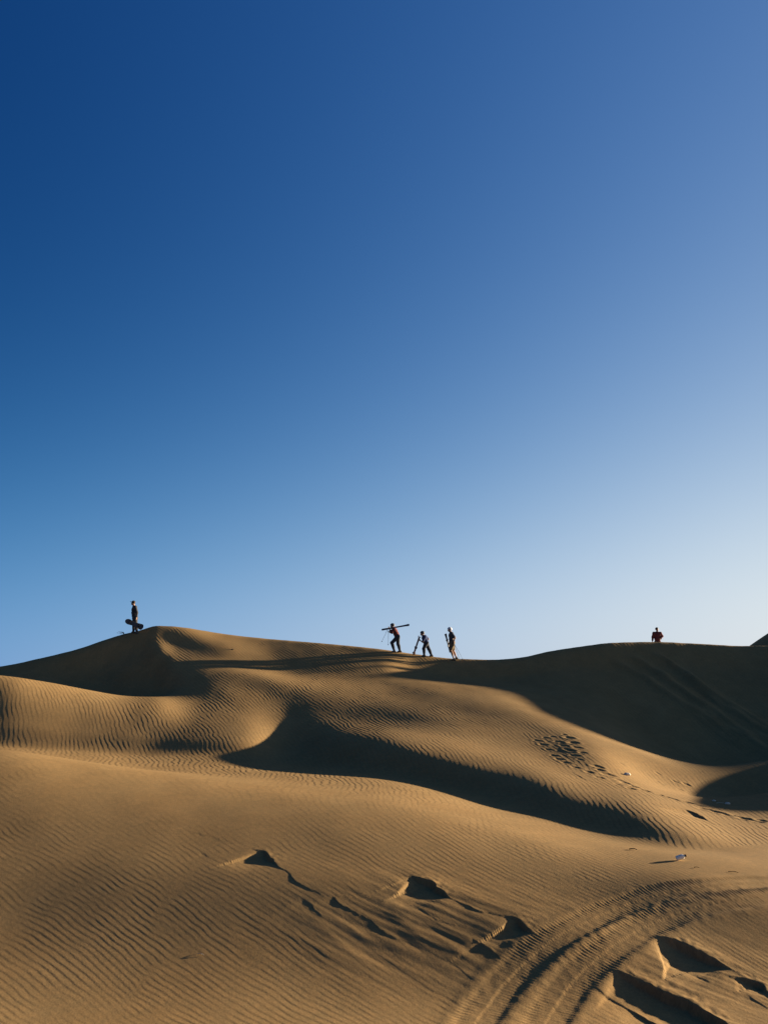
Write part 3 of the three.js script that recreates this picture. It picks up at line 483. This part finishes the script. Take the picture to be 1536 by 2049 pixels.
// a ski or board: outline half-widths along its length, turned-up ends, built along +x with its top to +y
function plank(length, halfWidth, thick, tipUp, tailUp) {
  const n = 40, pos = [], idx = [];
  for (let i = 0; i <= n; i++) {
    const t = i / n, x = (t - 0.5) * length, nose = Math.sqrt(Math.max(0, 1 - Math.max(0, (t - (1 - halfWidth / length * 1.6)) / (halfWidth / length * 1.6)) ** 2)), tail = Math.sqrt(Math.max(0, 1 - Math.max(0, ((halfWidth / length * 0.9) - t) / (halfWidth / length * 0.9)) ** 2));
    const w = halfWidth * (0.84 + 0.16 * Math.cos(6.2832 * t)) * Math.max(0.04, Math.min(nose, tail)), y = tipUp * smooth(0.80, 1, t) ** 2 + tailUp * smooth(0.16, 0, t) ** 2 + 0.012 * Math.sin(Math.PI * t), th = thick * (0.55 + 0.45 * Math.sin(Math.PI * t));
    const b = Math.min(0.004, w * 0.3);
    for (const [z, e] of [[-w, -th / 2 + b], [-w, th / 2 - b], [-w + b, th / 2], [w - b, th / 2], [w, th / 2 - b], [w, -th / 2 + b], [w - b, -th / 2], [-w + b, -th / 2]]) pos.push(x, y + e, z);
  }
  for (let i = 0; i < n; i++) for (let k = 0; k < 8; k++) { const a = i * 8 + k, b = i * 8 + (k + 1) % 8; idx.push(a, b, a + 8, b, b + 8, a + 8); }
  for (const o of [0, n * 8]) for (let k = 1; k < 7; k++) o ? idx.push(o, o + k, o + k + 1) : idx.push(o, o + k + 1, o + k);
  const g = new THREE.BufferGeometry(); g.setAttribute('position', new THREE.Float32BufferAttribute(pos, 3)); g.setIndex(idx); const f = g.toNonIndexed(); f.computeVertexNormals(); return f;
}
const block = (w, h, d, x, y, z, r = 0.006) => { const s = new THREE.Shape(), a = w / 2 - r, b = h / 2 - r; s.moveTo(-a, -b); s.lineTo(a, -b); s.lineTo(a, b); s.lineTo(-a, b); s.closePath(); const g = new THREE.ExtrudeGeometry(s, { depth: d - 2 * r, bevelEnabled: true, bevelSize: r, bevelThickness: r, bevelSegments: 2 }); g.translate(x, y, z - d / 2 + r); return g; };
function lay(o, from, to, topTowards) {                        // puts +x of o from one end to the other, +y towards a direction
  const x = to.clone().sub(from).normalize(), z = x.clone().cross(topTowards).normalize(), y = z.clone().cross(x);
  o.quaternion.setFromRotationMatrix(new THREE.Matrix4().makeBasis(x, y, z)); o.position.copy(from).lerp(to, 0.5);
}
function skiPair(label, from, to, topTowards, mat, bindingAt = 0.02) {
  const L = from.distanceTo(to), o = thing('skis', label, 'skis', V(0, 0, 0), 'pairs of skis carried up the dune');
  for (const s of [1, -1]) {                                   // base to base, tips spreading slightly
    const k = add('ski', plank(L, 0.046, 0.020, 0.06, 0.015), mat, o); k.position.y = s * 0.014; if (s < 0) k.rotation.x = Math.PI;
    add('toe_binding', mergeGeometries([block(0.10, 0.045, 0.062, 0, 0, 0, 0.008), block(0.045, 0.03, 0.072, 0.03, 0.03, 0, 0.006)]), M.binding, k).position.set(L * bindingAt + 0.15, 0.034, 0);
    add('heel_binding', mergeGeometries([block(0.11, 0.05, 0.058, 0, 0, 0, 0.008), block(0.04, 0.06, 0.04, -0.02, 0.04, 0, 0.008)]), M.binding, k).position.set(L * bindingAt - 0.15, 0.037, 0);
  }
  lay(o, from, to, topTowards); return o;
}
function skiPole(label, top, bottom, bend = 0) {
  const L = top.distanceTo(bottom), o = thing('ski_pole', label, 'ski pole', V(0, 0, 0), 'ski poles carried by the skiers');
  add('shaft', tube([V(-L / 2 + 0.1, 0, 0), V(0, bend, 0), V(L / 2, 0, 0)], 0.009, 0.006, 8), M.pole, o);
  add('grip', new THREE.LatheGeometry([[0.0, 0], [0.015, 0.004], [0.019, 0.03], [0.015, 0.06], [0.017, 0.1], [0.010, 0.125], [0, 0.127]].map(([r, y]) => new THREE.Vector2(r, y)), 12).rotateZ(-Math.PI / 2).translate(-L / 2, 0, 0), M.binding, o);
  const b = add('basket', new THREE.TorusGeometry(0.034, 0.006, 6, 16).rotateY(Math.PI / 2).translate(L / 2 - 0.06, 0, 0), M.binding, o);
  add('basket_spokes', mergeGeometries([block(0.006, 0.066, 0.008, L / 2 - 0.06, 0, 0, 0.002), block(0.006, 0.008, 0.066, L / 2 - 0.06, 0.001, 0, 0.002)]), M.binding, b);
  add('strap', new THREE.TorusGeometry(0.05, 0.005, 6, 18).scale(1.3, 0.6, 1).translate(-L / 2 - 0.05, -0.02, 0), M.strap, o);
  lay(o, top, bottom, V(0.1, 0.3, 1).normalize()); return o;
}

const FACE = V(-1, -0.12, 0).normalize();
{ // skier with the skis across the shoulder
  const D = 41.6, S = sighter(D, 1536 / 220, 740, 1220);
  const p = person('stooping skier in a helmet with long skis laid across one shoulder', D, S, {
    head: [312, 226], neck: [332, 262], pelvis: [381, 376], shoulderA: [338, 274, 0.17], shoulderB: [340, 270, -0.17], elbowA: [306, 318, 0.20], wristA: [276, 312, 0.12], gripA: [250, 290, 0.05], elbowB: [292, 300, -0.22], wristB: [268, 262, -0.12], gripB: [258, 240, -0.06],
    hipA: [380, 388, 0.09], hipB: [388, 388, -0.09], kneeA: [304, 462, 0.11], ankleA: [342, 562, 0.10], toeA: [310, 572, 0.11], kneeB: [392, 482, -0.09], ankleB: [420, 572, -0.09], toeB: [392, 580, -0.10],
  }, { helmet: M.helmet, shirt: M.maroon, legs: M.black, long: true, curlA: 0.8, curlB: 0.9 }, FACE, V(0, 0, 1));
  skiPair('long pair of skis held level over the stooping skier\'s shoulder', S(160, 281, 0.04), S(552, 211, 0.0), V(0, 0.2, 1).normalize(), M.ski, -0.24);
  skiPole('ski pole slanting down to the left below the shouldered skis', S(252, 262, 0.10), S(160, 458, 0.16));
  skiPole('ski pole hanging straight down in front of the stooping skier', S(258, 296, 0.18), S(254, 500, 0.26));
}
{ // middle walker leaning on upright skis
  const D = 41.9, S = sighter(D, 1536 / 220, 740, 1220);
  person('short walker in a helmet leaning forward on upright skis', D, S, {
    head: [729, 334], neck: [747, 366], pelvis: [784, 462], shoulderA: [762, 376, 0.15], shoulderB: [768, 374, -0.15], elbowA: [738, 452, 0.22], wristA: [702, 432, 0.14], gripA: [686, 420, 0.06], elbowB: [812, 412, -0.22], wristB: [782, 400, -0.17], gripB: [770, 392, -0.1],
    hipA: [780, 474, 0.08], hipB: [790, 474, -0.08], kneeA: [750, 545, 0.09], ankleA: [756, 618, 0.09], toeA: [734, 626, 0.10], kneeB: [818, 545, -0.08], ankleB: [860, 632, -0.08], toeB: [838, 640, -0.09],
  }, { helmet: M.helmet, shirt: M.navy, legs: M.black, curlA: 1, curlB: 0.7 }, FACE, V(0, 0, 1));
  const foot = S(606, 604, 0.10); foot.y = height(foot.x, -foot.z) + 0.01;
  skiPair('short pair of skis planted upright like a staff in the sand', foot, S(694, 366, 0.04), V(-0.75, 0.2, 0.6).normalize(), M.skiRed, -0.26);
}
{ // last skier, skis under the arm
  const D = 41.9, S = sighter(D, 1536 / 220, 740, 1220);
  person('upright skier in a pale helmet and shorts with skis under the arm', D, S, {
    head: [1110, 280], neck: [1128, 316], pelvis: [1146, 462], shoulderA: [1140, 336, 0.17], shoulderB: [1144, 334, -0.17], elbowA: [1184, 392, 0.22], wristA: [1172, 452, 0.20], gripA: [1178, 490, 0.16], elbowB: [1120, 410, -0.22], wristB: [1104, 464, -0.12], gripB: [1098, 480, -0.04],
    hipA: [1142, 478, 0.09], hipB: [1148, 478, -0.09], kneeA: [1128, 566, 0.10], ankleA: [1172, 660, 0.10], toeA: [1148, 672, 0.11], kneeB: [1160, 572, -0.09], ankleB: [1208, 650, -0.10], toeB: [1188, 664, -0.11],
  }, { helmet: M.paleHelmet, shirt: M.charcoal, legs: M.brown, shorts: true, curlA: 1, curlB: 1 }, FACE, V(0.1, 0, 1).normalize());
  skiPair('pair of skis tilted under the arm of the pale helmeted skier', S(1122, 600, -0.30), S(1052, 334, -0.12), V(-0.5, 0, 0.85).normalize(), M.ski, 0.0);
  const t1 = S(1258, 672, 0.1), t2 = S(1296, 678, -0.05); for (const t of [t1, t2]) t.y = height(t.x, -t.z) + 0.012;
  skiPole('ski pole trailing close behind the pale helmeted skier', S(1170, 478, 0.22), t1, 0.0);
  skiPole('bowed ski pole trailing farthest right behind the pale helmeted skier', S(1178, 486, 0.16), t2, 0.05);
}
{ // walker with the snowboard on the left summit
  const D = 40.2, S = sighter(D, 1536 / 120, 220, 1180);
  person('walker in a baseball cap standing on the left summit with a snowboard', D, S, {
    head: [602, 342], neck: [622, 420], pelvis: [650, 730], shoulderA: [655, 448, 0.16], shoulderB: [625, 446, -0.16], elbowA: [694, 590, 0.24], wristA: [684, 722, 0.26], gripA: [672, 800, 0.28], elbowB: [590, 590, -0.22], wristB: [590, 700, -0.16], gripB: [580, 740, -0.06],
    hipA: [655, 756, 0.09], hipB: [640, 756, -0.09], kneeA: [668, 890, 0.10], ankleA: [698, 1022, 0.10], toeA: [668, 1034, 0.12], kneeB: [618, 900, -0.09], ankleB: [608, 1056, -0.08], toeB: [574, 1066, -0.08],
  }, { cap: M.black, shirt: M.black, legs: M.black, long: true, curlA: 0.8, curlB: 0.9 }, FACE, V(0.25, 0, 1).normalize());
  const a = S(402, 786, 0.36), b = S(862, 978, 0.27), o = thing('snowboard', 'snowboard held low and tilted beside the walker on the left summit', 'snowboard', V(0, 0, 0)), L = a.distanceTo(b);
  add('deck', plank(L, 0.165, 0.014, 0.05, 0.05), M.board, o);
  for (const k of [-0.24, 0.24]) {
    const bind = add('binding', mergeGeometries([block(0.11, 0.018, 0.24, 0, 0.022, 0, 0.006), block(0.10, 0.13, 0.016, 0, 0.09, -0.11, 0.006)]), M.binding, o); bind.position.x = k * L;
    add('strap', mergeGeometries([new THREE.TorusGeometry(0.058, 0.011, 6, 14, Math.PI).scale(1, 1.35, 1).translate(0, 0.02, -0.03), new THREE.TorusGeometry(0.052, 0.010, 6, 14, Math.PI).scale(1, 1.1, 1).translate(0, 0.02, 0.07)]), M.strap, bind);
  }
  lay(o, b, a, V(0.05, 0.05, 1).normalize());
}
{ // figure beyond the right crest, seen to the waist
  const D = 46.2, S = sighter(D, 1536 / 100, 1270, 1230);
  person('figure in a dark maroon shirt seen to the waist beyond the right crest', D, S, {
    head: [668, 452], neck: [672, 530], pelvis: [688, 850], shoulderA: [574, 570, 0.02], shoulderB: [768, 570, 0.02], elbowA: [538, 690, -0.02], wristA: [530, 800, 0.04], gripA: [545, 840, 0.06], elbowB: [828, 660, -0.04], wristB: [776, 744, 0.10], gripB: [750, 750, 0.12],
    hipA: [648, 880, 0], hipB: [728, 880, 0], kneeA: [640, 1080, 0.04], ankleA: [634, 1260, 0], toeA: [620, 1275, 0.10], kneeB: [738, 1080, 0.04], ankleB: [744, 1260, 0], toeB: [756, 1275, 0.10],
  }, { shirt: M.maroon, legs: M.charcoal, long: true, curlA: 0.6, curlB: 0.8 }, V(0.05, -0.05, 1).normalize(), V(1, 0, 0));
}
const onSand = (px, py, lift = 0) => { const [x, D] = ground(px, py); return V(x, height(x, D) + lift, -D); };
{ // dry grass bent over on the left crest
  const R = rng(31), c = at(250, 1268, 40.2), p = V(c[0], 0, -40.2); p.y = height(p.x, 40.2) - 0.02;
  const o = thing('grass_tuft', 'small bent grass tuft on the crest left of the snowboarder', 'grass', p);
  for (let i = 0; i < 11; i++) { const a = Math.PI + (R() - 0.5) * 1.6, l = 0.20 + 0.26 * R(), h = 0.10 + 0.10 * R(), dx = Math.cos(a), dz = Math.sin(a); add('blade', tube([V(0.02 * R(), 0, 0.02 * R()), V(dx * l * 0.35, h * 0.9, dz * l * 0.35), V(dx * l * 0.7, h, dz * l * 0.7), V(dx * l, h * (0.35 + 0.3 * R()), dz * l)], 0.006, 0.002, 5, 10), M.grass, o); }
  add('root_clump', new THREE.IcosahedronGeometry(0.035, 2).scale(1.3, 0.7, 1.1), M.soil, o);
}
{ // white bottle half buried by the foreground crest
  const p = onSand(1352, 1722, 0.03), o = thing('plastic_bottle', 'dented white plastic bottle with a dark cap lying on the sand', 'bottle', p), R = rng(9);
  const g = new THREE.LatheGeometry([[0, 0], [0.034, 0.002], [0.041, 0.012], [0.040, 0.05], [0.042, 0.10], [0.036, 0.128], [0.018, 0.146], [0.016, 0.158], [0, 0.159]].map(([r, y]) => new THREE.Vector2(r, y)), 24), a = g.attributes.position;
  for (let i = 0; i < a.count; i++) { const k = 1 + 0.22 * noise(a.getX(i) * 22 + 5, a.getY(i) * 22 + a.getZ(i) * 15, 81); a.setXYZ(i, a.getX(i) * k, a.getY(i), a.getZ(i) * k); } g.computeVertexNormals();
  add('body', g, M.plastic, o); add('cap', new THREE.CylinderGeometry(0.020, 0.020, 0.024, 18, 1).translate(0, 0.168, 0), M.cap, o);
  o.rotation.set(0.25, 0, -1.25); 
}
function twig(label, px, py, len, turn, mat, r = 0.007) {
  const p = onSand(px, py, r * 0.7), R = rng(px), o = thing('twig', label, 'twig', p, 'twigs and sticks on the sand'), d = V(Math.cos(turn), 0, Math.sin(turn)), at0 = (t, s) => { const q = d.clone().multiplyScalar(t * len); q.addScaledVector(V(-d.z, 0, d.x), s); q.y = height(p.x + q.x, -(p.z + q.z)) - height(p.x, -p.z) + r * 0.6 + 0.012 * Math.sin(3 * (t + 0.5)); return q; };
  add('stem', tube([at0(-0.5, 0), at0(-0.15, 0.02 * len), at0(0.2, -0.04 * len), at0(0.5, 0.02 * len)], r, r * 0.6, 7), mat, o);
  add('side_shoot', tube([at0(0.05, 0), at0(0.18, 0.08 * len), at0(0.28, 0.14 * len)], r * 0.6, r * 0.3, 6), mat, o);
}
twig('dark twig on the foreground crest left of the white bottle', 1266, 1701, 0.13, 0.2, M.dryWood, 0.010);
twig('tiny brown twig on the crest right of the white bottle', 1393, 1737, 0.08, 0.1, M.dryWood, 0.005);
twig('thin straw brown twig lying nearest the right edge of the crest', 1466, 1746, 0.15, 0.12, M.dryWood, 0.005);
twig('pale bleached stick beside the small dune at the right edge', 1441, 1608, 0.22, 0.05, M.paleWood, 0.008);
twig('small pale twig alone among the foreground ripples on the left', 402, 1911, 0.10, 0.35, M.paleWood, 0.004);
function stone(label, px, py, r, seed, mat) {
  const p = onSand(px, py, r * 0.25), o = thing('stone', label, 'stone', p, 'small stones on the sand'), g = new THREE.IcosahedronGeometry(r, 3), a = g.attributes.position;
  for (let i = 0; i < a.count; i++) { const x = a.getX(i) / r, y = a.getY(i) / r, z = a.getZ(i) / r, k = 1 + 0.35 * noise(x * 1.3 + seed, y * 1.3 + z * 1.7, 91) + 0.1 * noise(x * 4 + seed, y * 4 - z * 3, 92); a.setXYZ(i, a.getX(i) * k * 1.35, a.getY(i) * k * 0.7, a.getZ(i) * k); } g.computeVertexNormals();
  add('rock', g, mat, o);
}
stone('white stone above the trail of footprints', 1254, 1551, 0.075, 3, M.paleStone);
stone('small pale stone at the right end of the bleached stick', 1455, 1609, 0.05, 5, M.paleStone);
stone('small pale stone at the left end of the bleached stick', 1428, 1603, 0.035, 8, M.paleStone);
stone('dark pebble on the sunny flank of the left dune', 465, 1300, 0.05, 12, M.soil);
renderer.render(scene, camera);
